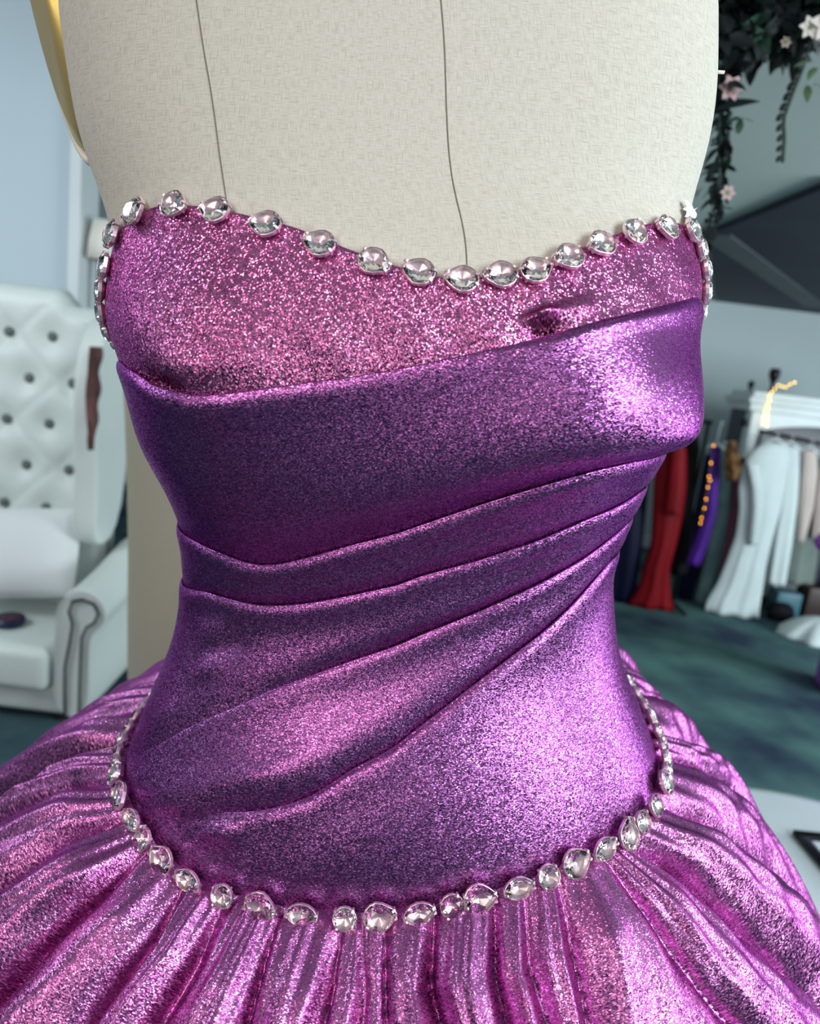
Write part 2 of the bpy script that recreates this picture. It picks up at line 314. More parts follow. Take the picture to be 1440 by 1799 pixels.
def seam(pts):
    pts = np.array(pts); t = np.linspace(pts[0, 1], pts[-1, 1], 40)
    o = np.argsort(pts[:, 1]); a = np.interp(t, pts[o, 1], pts[o, 0]); k = np.ones(7)/7
    a = np.convolve(np.r_[[a[0]]*3, a, [a[-1]]*3], k, 'valid')
    s = in_form(tube('seam', SO(a, t, .0000), .00035, M['thread'], n=6)); s['label'] = 'thin stitched seam line'
seam([(-50, .34), (-47, .2986), (-45.5, .2782), (-42.5, .2548), (-40.2, .2308), (-39, .2122), (-38, .19)])
seam([(17, .34), (17.3, .3004), (17.6, .2752), (17.4, .2368), (15.6, .1972), (15.2, .1762), (15, .165)])
# arm plate, seen almost edge on
def arm_plate(th0, t0, yaw, side, inset):
    c = ORG+AX*t0+LX*side*inset; c[1] = th0
    nrm = np.array([side*math.cos(yaw), -math.sin(yaw), -.25]); nrm /= np.linalg.norm(nrm)
    u = AX-nrm*(AX@nrm); u /= np.linalg.norm(u); v = np.cross(nrm, u)
    V, n = [], 48
    hh, ww = .095, .042
    for rr_, oo in ((.02, .011), (.8, .0105), (.93, .008), (.95, .002), (.95, -.012)):
        for k in range(n):
            a = 2*pi*k/n; V.append(c+nrm*(oo+.002)+u*hh*rr_*math.cos(a)+v*ww*rr_*math.sin(a))
    F = gfaces(5, n, True); F.append(tuple(range(n)))
    pl = in_form(mesh_obj('arm_plate', V, F, M['gold'])); pl['label'] = 'gold metal armhole plate'
    path = [c+nrm*.006+u*hh*math.cos(2*pi*k/60)+v*ww*math.sin(2*pi*k/60) for k in range(61)]
    V, F = tube_geo(path, .0034, 8, cap=False); r_ = mesh_obj('rim', V, F, M['cream'], pl)
    return pl
arm_plate(.45, .340, .7, -1, .205)
pp = S(82, .300); in_form(tube('pin', [pp-LX*.004, pp+LX*.0035], [.0011, .0009], M['cream'], n=8))
lp = ORG+AX*-.17
in_form(tube('stand_pole', [lp, (lp[0]+.004, .46, .6), (lp[0]+.006, .46, .03)], .016, M['steel'], n=16))
in_form(lathe('stand_base', [(.02, .05), (.05, .045), (.16, .02), (.17, .012), (.17, 0)], M['steel'], centre=(float(lp[0]+.006), .46, 0)))

# ------------------------------------------------------------------ gown
gown = tag(empty('purple_gown', (float(ORG[0]), .46, 0)), 'strapless purple metallic ball gown with crystal trimmed sweetheart neckline', 'gown')
gown.matrix_world = Matrix.Translation((float(ORG[0]), .46, 0)); GINV = gown.matrix_world.inverted()
def in_gown(o):
    o.parent = gown; o.matrix_parent_inverse = GINV; return o
ths = np.linspace(-180, 180, 721)
arc = np.radians(ths)*.16
def band_mesh(name, rows, mat, label):
    """rows: list of (t(theta), offset(theta)) arrays"""
    P = np.array([SO(ths, t, o) for t, o in rows]); nr, nc = P.shape[:2]
    UV = np.stack([np.broadcast_to(arc, (nr, nc)), np.array([t for t, o in rows])], -1)
    o = in_gown(mesh_obj(name, P.reshape(-1, 3), gfaces(nr, nc, False, True), mat, uv=UV.reshape(-1, 2))); o['label'] = label; return o
# bust panel
top, bot = NECK(ths), P1(ths)-.012
bot = np.minimum(bot, top-.006)
rows = [(top-.004, np.full_like(ths, .0002)), (top-.0005, np.full_like(ths, .0004)), (top, np.full_like(ths, .0012)), (top-.0006, np.full_like(ths, .0019))]
for u in np.linspace(.02, 1, 70)**1.0:
    t = top-.0006+(bot-top+.0006)*u; s = t-P1(ths)                       # s: height above the drape edge
    o = .0019-.0010*u+0*ths
    pocket = gs(ths, 29.5, 2.8)*(.0075*gs(s, .0085, .0026)-.0052*gs(s, .0005, .0045))     # the panel gapes open above the drape
    pocket += gs(ths, 36, 4)*.0016*gs(s, .008, .004)
    pocket -= gs(ths, -47, 5)*.004*gs(s, 0, .006)
    pocket += gs(ths, -38, 7)*.0022*gs(s, .012, .007)
    pocket += .0006*np.sin(ths*.35+t*90)*gs(u, .6, .35)
    rows.append((t, o+pocket))
band_mesh('bust_panel', rows, M['bust'], 'sparkling pink purple panel across the bust')
# overlapping pleats
def amp_tab(tab): return np.interp(ths, *zip(*tab))
lines = [P1, P2, P3, P4, P5, BELT]
amps = [amp_tab([(-180, .5), (-70, .6), (-50, 1.2), (-40, 1.1), (0, .55), (40, .6), (70, .5), (180, .4)]),
        amp_tab([(-180, .3), (-70, .6), (-40, 1.2), (0, 1.), (40, .9), (70, .7), (180, .3)]),
        amp_tab([(-180, .3), (-70, .6), (-40, 1.), (0, .9), (40, .9), (70, .7), (180, .3)]),
        amp_tab([(-180, .1), (-68, .25), (-50, .3), (-35, .5), (0, .9), (40, 1.), (70, .7), (180, .3)]),
        amp_tab([(-180, .0), (-50, .0), (-40, .05), (-32, .5), (-25, .8), (0, 1.1), (40, 1.), (70, .6), (180, .2)])]
bulge = [amp_tab([(-180, .001), (-70, .0015), (-45, .0035), (0, .0045), (35, .0055), (60, .0065), (80, .002), (180, .001)]),
         amp_tab([(-180, .0), (-60, .0008), (0, .0016), (60, .0012), (180, .0)]),
         amp_tab([(-180, .0), (-60, .001), (0, .0028), (40, .0018), (70, .001), (180, .0)]),
         amp_tab([(-180, .0), (-60, .0012), (-20, .0042), (20, .0032), (60, .0012), (180, 0)]),
         amp_tab([(-180, .0), (180, .0)])]
names = ['wide violet draped panel folded under the bust', 'narrow pleat at the top of the waist', 'pleat crossing the waist', 'wide slanting pleat below the waist', 'lowest panel sweeping to the crystal belt']
for i in range(5):
    top = lines[i](ths); bot = lines[i+1](ths)
    gap = np.maximum(top-bot, .002); top = bot+gap
    tuck = .010 if i < 4 else .004
    A = amps[i]; fade = np.clip(gap/.012, .05, 1); A = A*fade
    r = .0003+.0006*A; base = .0010
    rows = []
    for s in (.012, .008, .004): rows.append((top-np.minimum(s, gap*.6), base*np.clip(A*2, .2, 1)))
    for k in range(7):
        a = pi*k/6; rows.append((top-r+r*np.sin(a), base*np.clip(A*2, .2, 1)+r-r*np.cos(a)))
    o0 = base*np.clip(A*2, .2, 1)+2*r
    for u in np.linspace(0, 1, 56)[1:]**1.15:
        s = u*gap; t = top-r-(gap-r)*u
        o = .0008+(o0-.0008)*np.exp(-s/.016)*(1-u**3)+.0020*A*np.clip(gap/.03, .2, 1)*(s/.0055)*np.exp(1-s/.0055)*(1-u**4)
        bl = bulge[i]*fade*np.sin(pi*np.clip(u, 0, 1)**2.1)*1.35
        if i == 0:                                              # drape sags and turns under just above the next pleat
            bl = bl*1.0+gs(ths, 58, 13)*.005*gs(u, .80, .13)+gs(ths, 45, 16)*.002*gs(u, .05, .05)
            bl += .0016*gs(ths, -50, 14)*gs(u, .5, .2)
        if i == 2: bl += .0018*gs(ths, -54, 5)*gs(u, .28, .10)-.0010*gs(ths, -47, 4)*gs(u, .4, .12)+.0020*gs(ths, -51, 5)*gs(u, .56, .10)+.0016*gs(ths, -61, 4)*gs(u, .80, .10)
        if i == 3: bl += .0016*gs(ths, -30, 9)*gs(u, .72, .12)
        if i == 4: bl += .0030*gs(ths, -36, 4.0)*gs(s, .010, .006)+.0020*gs(ths, 5, 35)*gs(s, .030, .022)
        o = o+bl*sstep(u, 0, .15) if i else o+bl
        rows.append((t, o))
    if i < 4:
        for s in (.004, tuck): rows.append((np.maximum(bot-s, BELT(ths)-.003), np.full_like(ths, .0006)))
    else:
        rows.append((bot-.004, np.full_like(ths, .0006)))
    band_mesh('pleat', rows, M['drape'], names[i])

# skirt: gathered cloth that flares from the belt
SCX, SCY = .008, .465
bth = np.arange(-180, 180, .5); bp = S(bth, BELT(bth))
ph = np.degrees(np.arctan2(bp[:, 0]-SCX, -(bp[:, 1]-SCY))); rr = np.hypot(bp[:, 0]-SCX, bp[:, 1]-SCY); o_ = np.argsort(ph)
php, rp, zp = np.r_[ph[o_]-360, ph[o_], ph[o_]+360], np.tile(rr[o_], 3), np.tile(bp[o_, 2], 3)
rb = lambda p: np.interp(p, php, rp); zb = lambda p: np.interp(p, php, zp)
KK = ring([(-180, .45), (-120, .50), (-80, .50), (-40, .62), (0, .75), (40, .72), (80, .55), (110, .15), (140, .08), (180, .36)], 6)
QQ = ring([(-180, 2.2), (-120, 2.0), (-60, 2.4), (0, 2.6), (65, 2.0), (100, 4.4), (140, 5.2), (180, 3.)], 6)
def drop(p, rho): return KK(p)*rho+QQ(p)*rho**2
def sbase(p, rho):
    q = np.radians(p); r = rb(p)+rho
    return np.stack([SCX+r*np.sin(q), SCY-r*np.cos(q), zb(p)-drop(p, rho)], -1)
CRE = [(-80.2, -82, -84.5, -88), (-67.1, -74, -76.7, -79), (-57, -60.3, -61.5, -63), (-48.8, -47.7, -48.2, -48.3), (-39.5, -36, -36, -36.5), (-30.6, -28.8, -29.2, -30), (-19.6, -17.7, -16, -15), (-6.4, -5.6, -6, -7), (-3.3, -.4, 0, 0), (1.4, 2.6, 4, 5), (11.4, 9.9, 13, 16), (23.4, 20.3, 21, 23), (29, 25.5, 26.3, 28), (35.6, 32.5, 30.6, 33), (44.6, 46.8, 48.4, 53.5), (50, 56.5, 60, 65.7), (63.3, 70, 74.5, 81), (78.5, 84, 88.3, 94), (86, 90, 95, 102), (100.5, 102, 106, 111)]
for p0 in (114, 126, 137, 149, 160, 171, 183, 195, 206, 218, 230, 242, 254, 266): CRE.append((p0, p0+random.uniform(-2, 2), p0+random.uniform(-3, 3), p0+random.uniform(-4, 4)))
CRE = np.array(sorted(CRE)); ncr = len(CRE)
CRE = np.vstack([CRE, CRE[:1]+360])
gam = rng.uniform(.75, 1.35, ncr); am = rng.uniform(.6, 1.3, ncr); rip = rng.integers(2, 5, ncr); rph = rng.uniform(0, 6, ncr)
phs = np.arange(-80.2, 279.81, .36); phs = np.r_[phs[:-1], 279.8]
rmax = []
for p in phs:                                                   # run to the floor
    k_, q_ = float(KK(p)), float(QQ(p)); zz = float(zb(p))-.012; rmax.append((-k_+math.sqrt(k_*k_+4*q_*zz))/(2*q_))
rmax = np.array(rmax)
us = np.r_[np.linspace(0, .25, 90), np.linspace(.26, 1, 50)]
rows, uvr = [], []
for u in us:
    rho = -.003+u*(rmax*1.0+.003); rho_m = float(np.mean(rho)); 
    cj = np.array([np.interp(rho_m, [0, .03, .06, .10], CRE[j]) for j in range(ncr+1)])
    cj = np.maximum.accumulate(cj+np.arange(ncr+1)*1e-4)
    # creases follow their own local distance
    j = np.clip(np.searchsorted(cj, phs, side='right')-1, 0, ncr-1)
    wdt = np.maximum(cj[j+1]-cj[j], .3); x = np.clip((phs-cj[j])/wdt, 0, 1)
    wm = np.radians(wdt)*(rb(phs)+np.maximum(rho, 0))
    xs = x**gam[j]; hump = np.clip(4*xs*(1-xs), 0, 1)**.62
    A = np.minimum(.68*wm, .032)*am[j]*(.30+.70*sstep(rho, .0, .035))*(1+2.0*sstep(rho, .1, .4))*(1-.42*gs(phs, 80, 38))
    rp_ = .0011*np.sin(2*pi*rip[j]*x+rph[j]+rho*60)*hump*(1-.6*sstep(rho, .02, .12))*np.clip(wm/.02, .2, 1)
    rp_ = rp_+.0010*np.sin(phs*.9+rho*140)*sstep(rho, .015, .05)
    h = A*(hump-.45)*sstep(rho, -.003, .006)+rp_*sstep(rho, -.003, .01)
    b = sbase(phs, rho); e = .001
    du = sbase(phs+.3, rho)-sbase(phs-.3, rho); dv = sbase(phs, rho+e)-sbase(phs, rho-e)
    n = np.cross(dv, du); n /= np.linalg.norm(n, axis=1, keepdims=True); n[n[:, 2] < 0] *= -1
    P = b+n*h[:, None]; P[:, 2] = np.maximum(P[:, 2], .004)
    rows.append(P); uvr.append(np.stack([np.radians(phs)*(rb(phs)+.05), rho*1.2], -1))
P = np.array(rows); o = in_gown(mesh_obj('skirt', P.reshape(-1, 3), gfaces(P.shape[0], P.shape[1], False, True), M['skirt'], uv=np.array(uvr).reshape(-1, 2)))
o['label'] = 'full gathered orchid purple skirt'

# crystals -----------------------------------------------------------------
def outline(kind, n=16):
    L = []
    for k in range(n):
        a = 2*pi*k/n
        if kind == 'tear':
            x, y = 7.0*math.cos(a), 6.5*math.sin(a)*(1-.30*max(0, math.cos(a))**1.2); x += .9*max(0, math.cos(a))**6
        elif kind == 'marquise':
            x, y = 7.3*math.cos(a), 4.7*math.sin(a)*abs(math.sin(a))**.45
        else: x, y = 5.3*math.cos(a), 5.3*math.sin(a)
        L.append((x*.001, y*.001))
    return L
def crystal_mesh(kind):
    O = outline(kind); n = len(O); bm = bmesh.new()
    def rg(f, z, idx): return [bm.verts.new((O[i][0]*f, O[i][1]*f, z)) for i in idx]
    full = range(n); half = range(0, n, 2); odd = range(1, n, 2)
    gl, gu = rg(1, .0027, full), rg(1, .0032, full)
    mid = rg(.84, .0046, odd); tab = rg(.58, .0056, half)
    pm = rg(.55, .0014, half); pt = bm.verts.new((0, 0, .0005))
    h = n//2
    for i in range(n): bm.faces.new((gl[i], gl[(i+1) % n], gu[(i+1) % n], gu[i]))
    for i in range(h):
        a, b, c = gu[2*i], gu[2*i+1], gu[(2*i+2) % n]; m1 = mid[i]; m0 = mid[i-1]; t0, t1 = tab[i], tab[(i+1) % h]
        bm.faces.new((a, b, m1)); bm.faces.new((b, c, m1)); bm.faces.new((m0, a, m1, t0)); bm.faces.new((t0, m1, t1))
        g0, g1, g2 = gl[2*i], gl[2*i+1], gl[(2*i+2) % n]; q0, q1 = pm[i], pm[(i+1) % h]
        bm.faces.new((g1, g0, q0)); bm.faces.new((g1, q0, q1)); bm.faces.new((g2, g1, q1)); bm.faces.new((q1, q0, pt))
    bm.faces.new(tab); bmesh.ops.recalc_face_normals(bm, faces=bm.faces[:])
    me = bpy.data.meshes.new('crystal_'+kind); bm.to_mesh(me); bm.free(); me.materials.append(M['crystal']); return me
def setting_mesh(kind):
    O = outline(kind); n = len(O); bm = bmesh.new(); lv = []
    for f, z in ((.0, .0001), (.60, .0010), (1.035, .0023), (1.06, .0034), (1.09, .0033), (1.08, .0014), (.7, -.0004)):
        lv.append([bm.verts.new((O[i][0]*max(f, .02), O[i][1]*max(f, .02), z)) for i in range(n)])
    for a, b in zip(lv, lv[1:]):
        for i in range(n): bm.faces.new((a[i], a[(i+1) % n], b[(i+1) % n], b[i]))
    bm.faces.new(lv[0][::-1]); bm.faces.new(lv[-1])
    for k in (1, 7, 9, 15) if kind != 'round' else (2, 6, 10, 14):           # prongs
        x, y = O[k]; d = Vector((x, y, 0)).normalized(); s = Vector((-d.y, d.x, 0))*.0005
        p = [Vector((x, y, 0))*1.09+Vector((0, 0, z)) for z in (.001, .0036)]+[Vector((x, y, 0))*.90+Vector((0, 0, .0044))]
        q = [v+d*.0006+Vector((0, 0, .0003)) for v in p]
        ring_ = [[bm.verts.new(c+sg*s) for c, sg in ((p[i], -1), (p[i], 1), (q[i], 1), (q[i], -1))] for i in range(3)]
        for a, b in zip(ring_, ring_[1:]):
            for i in range(4): bm.faces.new((a[i], a[(i+1) % 4], b[(i+1) % 4], b[i]))
        bm.faces.new(ring_[2])
    bmesh.ops.recalc_face_normals(bm, faces=bm.faces[:])
    me = bpy.data.meshes.new('setting_'+kind); bm.to_mesh(me); bm.free(); me.materials.append(M['silver']); return me
CM = {k: crystal_mesh(k) for k in ('tear', 'marquise', 'round')}; SM = {k: setting_mesh(k) for k in CM}
def place_crystal(th0, curve, dt, kind, spin, sc=1., off=.0022, lean=0.):
    t = float(curve(th0))+dt; p = SO(th0, t, off); n = SN(th0, t)
    tx = S(th0+1.5, float(curve(th0+1.5))+dt)-S(th0-1.5, float(curve(th0-1.5))+dt)
    n = n/np.linalg.norm(n); n = n+np.array([0, 0, lean]); n /= np.linalg.norm(n)
    tx = tx-n*(tx@n); tx /= np.linalg.norm(tx); ty = np.cross(n, tx)
    c, s = math.cos(spin), math.sin(spin); ex, ey = c*tx+s*ty, -s*tx+c*ty
    mw = Matrix(((ex[0], ey[0], n[0], p[0]), (ex[1], ey[1], n[1], p[1]), (ex[2], ey[2], n[2], p[2]), (0, 0, 0, 1))) @ Matrix.Scale(sc, 4)
    o = bpy.data.objects.new('crystal', CM[kind]); link(o); o.parent = gown; o.matrix_parent_inverse = GINV; o.matrix_basis = mw
    s_ = bpy.data.objects.new('setting', SM[kind]); link(s_, o); return o
nj = [-67, -59, -49.2, -40.2, -29.5, -17.5, -5.2, 4.8, 14, 22, 29, 36, 43.5, 52, 61, 71]
jt = [.1930, .2014, .2026, .1990, .1924, .1840, .1768, .1732, .1708, .1738, .1768, .1840, .1918, .2002, .2062, .2105]
def arc_walk(th0, curve, step, n, sgn):
    out = []; th_ = th0; p = S(th_, float(curve(th_)))
    while len(out) < n:
        th_ += sgn*.2; q = S(th_, float(curve(th_)))
        if np.linalg.norm(q-p) > step: out.append(th_); p = q
    return out
for i, (a, t) in enumerate(zip(nj, jt)):
    place_crystal(a, NECK, t-float(NECK(a)), 'tear', random.choice((0, pi))+random.uniform(-.25, .25) if i not in (1, 13) else .5, 1.0, .0020, .16)
for a in arc_walk(-67, NECK, .0135, 7, -1): place_crystal(a, NECK, -.004, 'tear', 0 if random.random() < .5 else pi, .95)
for a in arc_walk(71, NECK, .0135, 6, 1): place_crystal(a, NECK, -.004, 'tear', 0 if random.random() < .5 else pi, .95)
bj = [(-69.8, 'round', 0), (-63.5, 'tear', 0), (-56.5, 'marquise', 0), (-52, 'round', 0), (-46.5, 'tear', pi), (-40, 'marquise', 0), (-32.5, 'round', 0), (-24.8, 'tear', 0), (-16.2, 'marquise', 0), (-7.3, 'round', 0), (-.2, 'tear', 0), (8, 'marquise', 0), (14.5, 'round', 0), (19.8, 'tear', 0), (27.5, 'marquise', 0), (33.5, 'round', 0), (39.2, 'tear', 0), (45.8, 'marquise', 0), (52, 'tear', 1.2), (56.4, 'round', 0), (61.8, 'round', 0), (69.5, 'tear', 0)]
for a, k, s in bj: place_crystal(a, BELT, .0005, k, s+random.uniform(-.2, .2), 1.1, .0045, .22)
for sgn, a0 in ((-1, -69.8), (1, 69.5)):
    for i, a in enumerate(arc_walk(a0, BELT, .0118, 13, sgn)): place_crystal(a, BELT, .0005, ('round', 'tear', 'marquise')[i % 3], 0, .95, .0045)
# scrap of lace under the last neckline crystal
V, F = [], []
for i in range(9):
    for j in range(7):
        a, t = 70.5+j*1.15, .2145+i*.0014
        wv = .0010*math.sin(i*2.1+j*1.7)+.0012*random.random(); V.append(SO(a+.5*math.sin(i*2.3), t+.0012*math.sin(j*2.4)*(i > 6), .0022+wv))
o = in_gown(mesh_obj('lace_tab', V, gfaces(9, 7, False, True), M['lace'], smooth=False)); o['label'] = 'scrap of white lace sticking up at the neckline'
for (a, t0, dx, dz) in ((-79, -.094, -.022, .001), (-76, -.112, -.016, -.008)):
    q0 = SO(a, t0, .004); in_gown(tube('loose_thread', [q0, q0+np.array([dx*.5, -.002, dz+.002]), q0+np.array([dx, -.004, dz])], .00025, M['petal_pink'], n=5))

# ------------------------------------------------------------------ second form behind the gown
f2 = tag(empty('linen_form', (-.33, 1.27, 0)), 'plain beige linen form half hidden behind the gown at the left', 'dress form')
def kid(o, par):
    o.parent = par; o.matrix_parent_inverse = Matrix.Translation(par.location).inverted(); return o
prof = [(.0, .55), (.12, .55), (.146, .57), (.150, .64), (.154, .75), (.158, .88), (.164, 1.0), (.172, 1.12), (.181, 1.22), (.180, 1.27), (.155, 1.33), (.10, 1.37), (.055, 1.39), (.05, 1.44), (.0, 1.445)]
zs = np.linspace(.551, 1.444, 60); rs = np.interp(zs, [p[1] for p in prof[1:]], [p[0] for p in prof[1:]]); rs = np.convolve(np.r_[rs[:1], rs, rs[-1:]], [.25, .5, .25], 'valid')
V = [(-.33+1.1*r*math.cos(2*pi*k/48), 1.27+.85*r*math.sin(2*pi*k/48), z) for r, z in zip(rs, zs) for k in range(48)]
UVs = [(2*pi*k/48*.15, z) for z in zs for k in range(48)]
kid(mesh_obj('torso', V, gfaces(60, 48, True)+[tuple(range(48))[::-1], tuple(59*48+k for k in range(48))], M['linen2'], uv=UVs), f2)
kid(tube('stand_pole', [(-.33, 1.27, .56), (-.33, 1.27, .03)], .015, M['steel'], n=14), f2)
kid(lathe('stand_base', [(.02, .05), (.04, .04), (.10, .018), (.11, 0)], M['steel'], centre=(-.33, 1.27, 0)), f2)

# ------------------------------------------------------------------ armchair
CX0, CY0 = -1.42, 2.30
ch = tag(empty('wingback_armchair', (CX0, CY0, 0)), 'white buttoned wingback armchair with dark nailhead trim', 'armchair')
W = M['white_leather']
def cp(o): o.parent = ch; return o
cp(boxes('seat_base', [((-.42, -.22, .035), (.42, .30, .135))], W, bevel=.02))
for sx in (-1, 1):
    for y in (-.17, .26):
        V, F = tube_geo([(sx*.36, y, .04), (sx*.365, y, 0.0)], [.028, .018], 10); cp(mesh_obj('leg', V, F, M['brown_wood']))
def cushion(name, c, half, mat, puff, n=26, tilt=None):
    V, F = [], []
    for sgn in (-1, 1):
        b0 = len(V)
        for i in range(n):
            for j in range(n):
                x, y = 2*i/(n-1)-1, 2*j/(n-1)-1
                e = max(0, (1-abs(x)**3.2)*(1-abs(y)**3.2))**.42
                V.append((x*half[0]*(1-.03*y*y), y*half[1]*(1-.03*x*x), sgn*half[2]*e+sgn*puff*(1-x*x)*(1-y*y)))
        F += [tuple(b0+q for q in f) for f in gfaces(n, n, False, sgn > 0)]
    V = [Vector(v) for v in V]
    if tilt: V = [tilt @ v for v in V]
    return mesh_obj(name, [v+Vector(c) for v in V], F, mat)
cp(boxes('seat_cushion', [((-.36, -.265, .122), (.36, .20, .268))], W, bevel=.035, seg=5))
# buttoned back
bx = []; 
for r_i, z in enumerate((1.21, 1.06, .91, .755, .61, .46)):
    for k in ((-1.5, -.5, .5, 1.5) if r_i % 2 else (-2, -1, 0, 1, 2)):
        if abs(k*.152) < .27 and not (r_i == 0 and abs(k) > 1.6): bx.append((k*.152+.02*0, z))
bx = [(x-.03, z) for x, z in bx]
def crest(x):
    return 1.375-.052*sstep(abs(x), .115, .18)-.02*sstep(abs(x), .26, .33)
nx, nz = 60, 90; V = []
for j in range(nz):
    for i in range(nx):
        x = -.33+.66*i/(nx-1); v = j/(nz-1); z = .22+(float(crest(x))-.22)*v
        edge = min(1, (1-abs(x)/.33)/.1); te = min(1, (1-v)/.06)
        d = .055*math.sqrt(max(0, 1-(1-edge)**2))*math.sqrt(max(0, 1-(1-te)**2))+.012*sum(0 for _ in ())
        dip = 0
        for bx_, bz in bx:
            q = ((x-bx_)/.05)**2+((z-bz)/.05)**2
            if q < 12: dip += .022*math.exp(-q)
        # diamond tuft creases
        s1 = ((x/.152)+(z-1.21)/.15)/2; s2 = ((x/.152)-(z-1.21)/.15)/2
        cr = math.exp(-((s1-round(s1))/.05)**2)+math.exp(-((s2-round(s2))/.05)**2)
        V.append((x, .20-d+dip+.006*min(cr, 1)*(te > .9)+.10*(z-.22)*.35, z))
F = gfaces(nz, nx)
nf = len(V); V += [(-.33+.66*i/(nx-1), .26+.035*(z_-.22), z_) for z_ in (.22,) for i in range(nx)]+[(-.33+.66*i/(nx-1), .30, float(crest(-.33+.66*i/(nx-1)))) for i in range(nx)]
for i in range(nx-1): F.append((nf+i, nf+nx+i, nf+nx+i+1, nf+i+1)); F.append((nf-nx+i, nf-nx+i+1, nf+nx+i+1, nf+nx+i))
back = cp(mesh_obj('backrest', V, F, W))
for bx_, bz in bx:
    V, F = [], []; ball_geo((0, 0, 0), .018, V, F, 10, 6)
    b = mesh_obj('button', [(x, y*.5, z) for x, y, z in V], F, M['button'], back); b.location = (bx_, .20-.055+.017+.035*(bz-.22), bz)
for sx in (-1, 1):
    # wing: thick rounded slab curving forward
    out = [(.27, 1.31), (.16, 1.315), (.06, 1.285), (-.01, 1.22), (-.045, 1.10), (-.05, .95), (-.02, .80), (-.01, .66), (-.03, .52), (.27, .50)]
    V, F = [], []; m = len(out)
    cy = sum(p[0] for p in out)/m; cz = sum(p[1] for p in out)/m
    lay = [(.30, .93), (.305, .985), (.325, 1), (.355, 1), (.375, .985), (.38, .93)]
    for lx, f in lay:
        for y, z in out: V.append((sx*(lx+.10*max(0, (.20-y))*.5+.012*sx*0), cy+(y-cy)*f, cz+(z-cz)*f))
    F = gfaces(len(lay), m, True, sx < 0); F += [tuple(range(m))[::(-1 if sx > 0 else 1)], tuple((len(lay)-1)*m+k for k in range(m))[::(1 if sx > 0 else -1)]]
    wg = cp(mesh_obj('wing', V, F, W))
    md = wg.modifiers.new('sub', 'SUBSURF'); md.levels = md.render_levels = 2
    # arm with scrolled front
    sec = [(.375, .04), (.375, .20), (.372, .36), (.385, .43), (.425, .47), (.475, .475), (.52, .45), (.54, .405), (.525, .365), (.495, .345), (.485, .30), (.49, .15), (.49, .04)]
    V = []; m = len(sec)
    for y, dz, f in ((-.235, 0, .95), (-.245, 0, .99), (-.235, 0, 1), (-.05, .02, 1), (.12, .07, 1), (.27, .10, .98)):
        for x, z in sec: V.append((sx*(.45+(x-.45)*f), y, (.25+(z-.25)*f)+dz*(1 if z > .3 else z/.3)))
    F = gfaces(6, m, True, sx > 0); F += [tuple(range(m))[::(1 if sx > 0 else -1)], tuple(5*m+k for k in range(m))[::(-1 if sx > 0 else 1)]]
    ar = cp(mesh_obj('arm', V, F, W)); md = ar.modifiers.new('sub', 'SUBSURF'); md.levels = md.render_levels = 2
    pts = [(.415, .055), (.412, .15), (.412, .22), (.425, .30), (.432, .36), (.42, .40), (.43, .435), (.46, .445), (.495, .435), (.51, .405), (.50, .375), (.475, .355), (.462, .32), (.46, .22), (.46, .055)]
    V, F = [], []
    for (x0, z0), (x1, z1) in zip(pts, pts[1:]):
        L_ = math.hypot(x1-x0, z1-z0); k = max(1, round(L_/.0085))
        for q in range(k): ball_geo((sx*(x0+(x1-x0)*q/k), -.246, z0+(z1-z0)*q/k), .0052, V, F, 6, 4)
    nh = mesh_obj('nailhead_trim', V, F, M['nail'], ar); nh['kind'] = 'stuff'; nh['label'] = 'rows of dark nailheads'
pl = cushion('throw_pillow', (-1.345, 2.32, .475), (.245, .155, .055), M['pillow'], .03, tilt=Matrix.Rotation(math.radians(-8), 3, 'Y') @ Matrix.Rotation(math.radians(66), 3, 'X'))
tag(pl, 'white throw pillow leaning on the armchair back', 'pillow')
ds = tag(empty('trinket_dish', (-1.27, 2.20, .268)), 'round dark blue glossy dish on the armchair seat', 'dish')
lathe('bowl', [(.030, 0), (.046, .004), (.052, .016), (.049, .028), (.046, .028), (.044, .018), (.01, .012)], M['blue_glass'], ds)
lathe('filling', [(.001, .026), (.02, .030), (.036, .028), (.044, .022)], M['red_glaze'], ds, n=24)
# scarf hanging down the wing
V = []
for i in range(40):
    u = i/39; z = 1.20-.32*u
    for j in range(8):
        v = j/7-.5; V.append((-1.022+.002*math.sin(i*.5)-.008*u+.006*math.sin(v*9+i*.15), 2.22+v*(.10-.07*u)*(1+.15*math.sin(i*.5)), z))
sc = mesh_obj('scarf', V, gfaces(40, 8), M['scarf']); md = sc.modifiers.new('thick', 'SOLIDIFY'); md.thickness = .006
tag(sc, 'brown mottled scarf hanging down the side of the armchair wing', 'scarf')
# narrow curtain and lamp behind the wall end
V = []
for i in range(30):
    for j in range(24):
        v = j/23; V.append((-1.507+.058*v, 3.15+.012*math.sin(v*22+i*.1), .05+1.95*i/29))
cu = mesh_obj('curtain', V, gfaces(30, 24), M['curtain']); md = cu.modifiers.new('thick', 'SOLIDIFY'); md.thickness = .004
tag(cu, 'narrow dark green curtain beside the end of the pale wall', 'curtain')
lm = tag(empty('floor_lamp', (-1.345, 3.0, 0)), 'white shaded floor lamp behind the armchair, mostly hidden by the gown', 'lamp')
lathe('base', [(.10, 0), (.10, .015), (.02, .03)], M['white_paint'], lm); lathe('pole', [(.012, .02), (.012, 1.56)], M['white_paint'], lm, n=12)
lathe('lamp_shade', [(.075, 1.53), (.070, 1.60), (.055, 1.68), (.05, 1.68), (.07, 1.53)], M['petal'], lm)

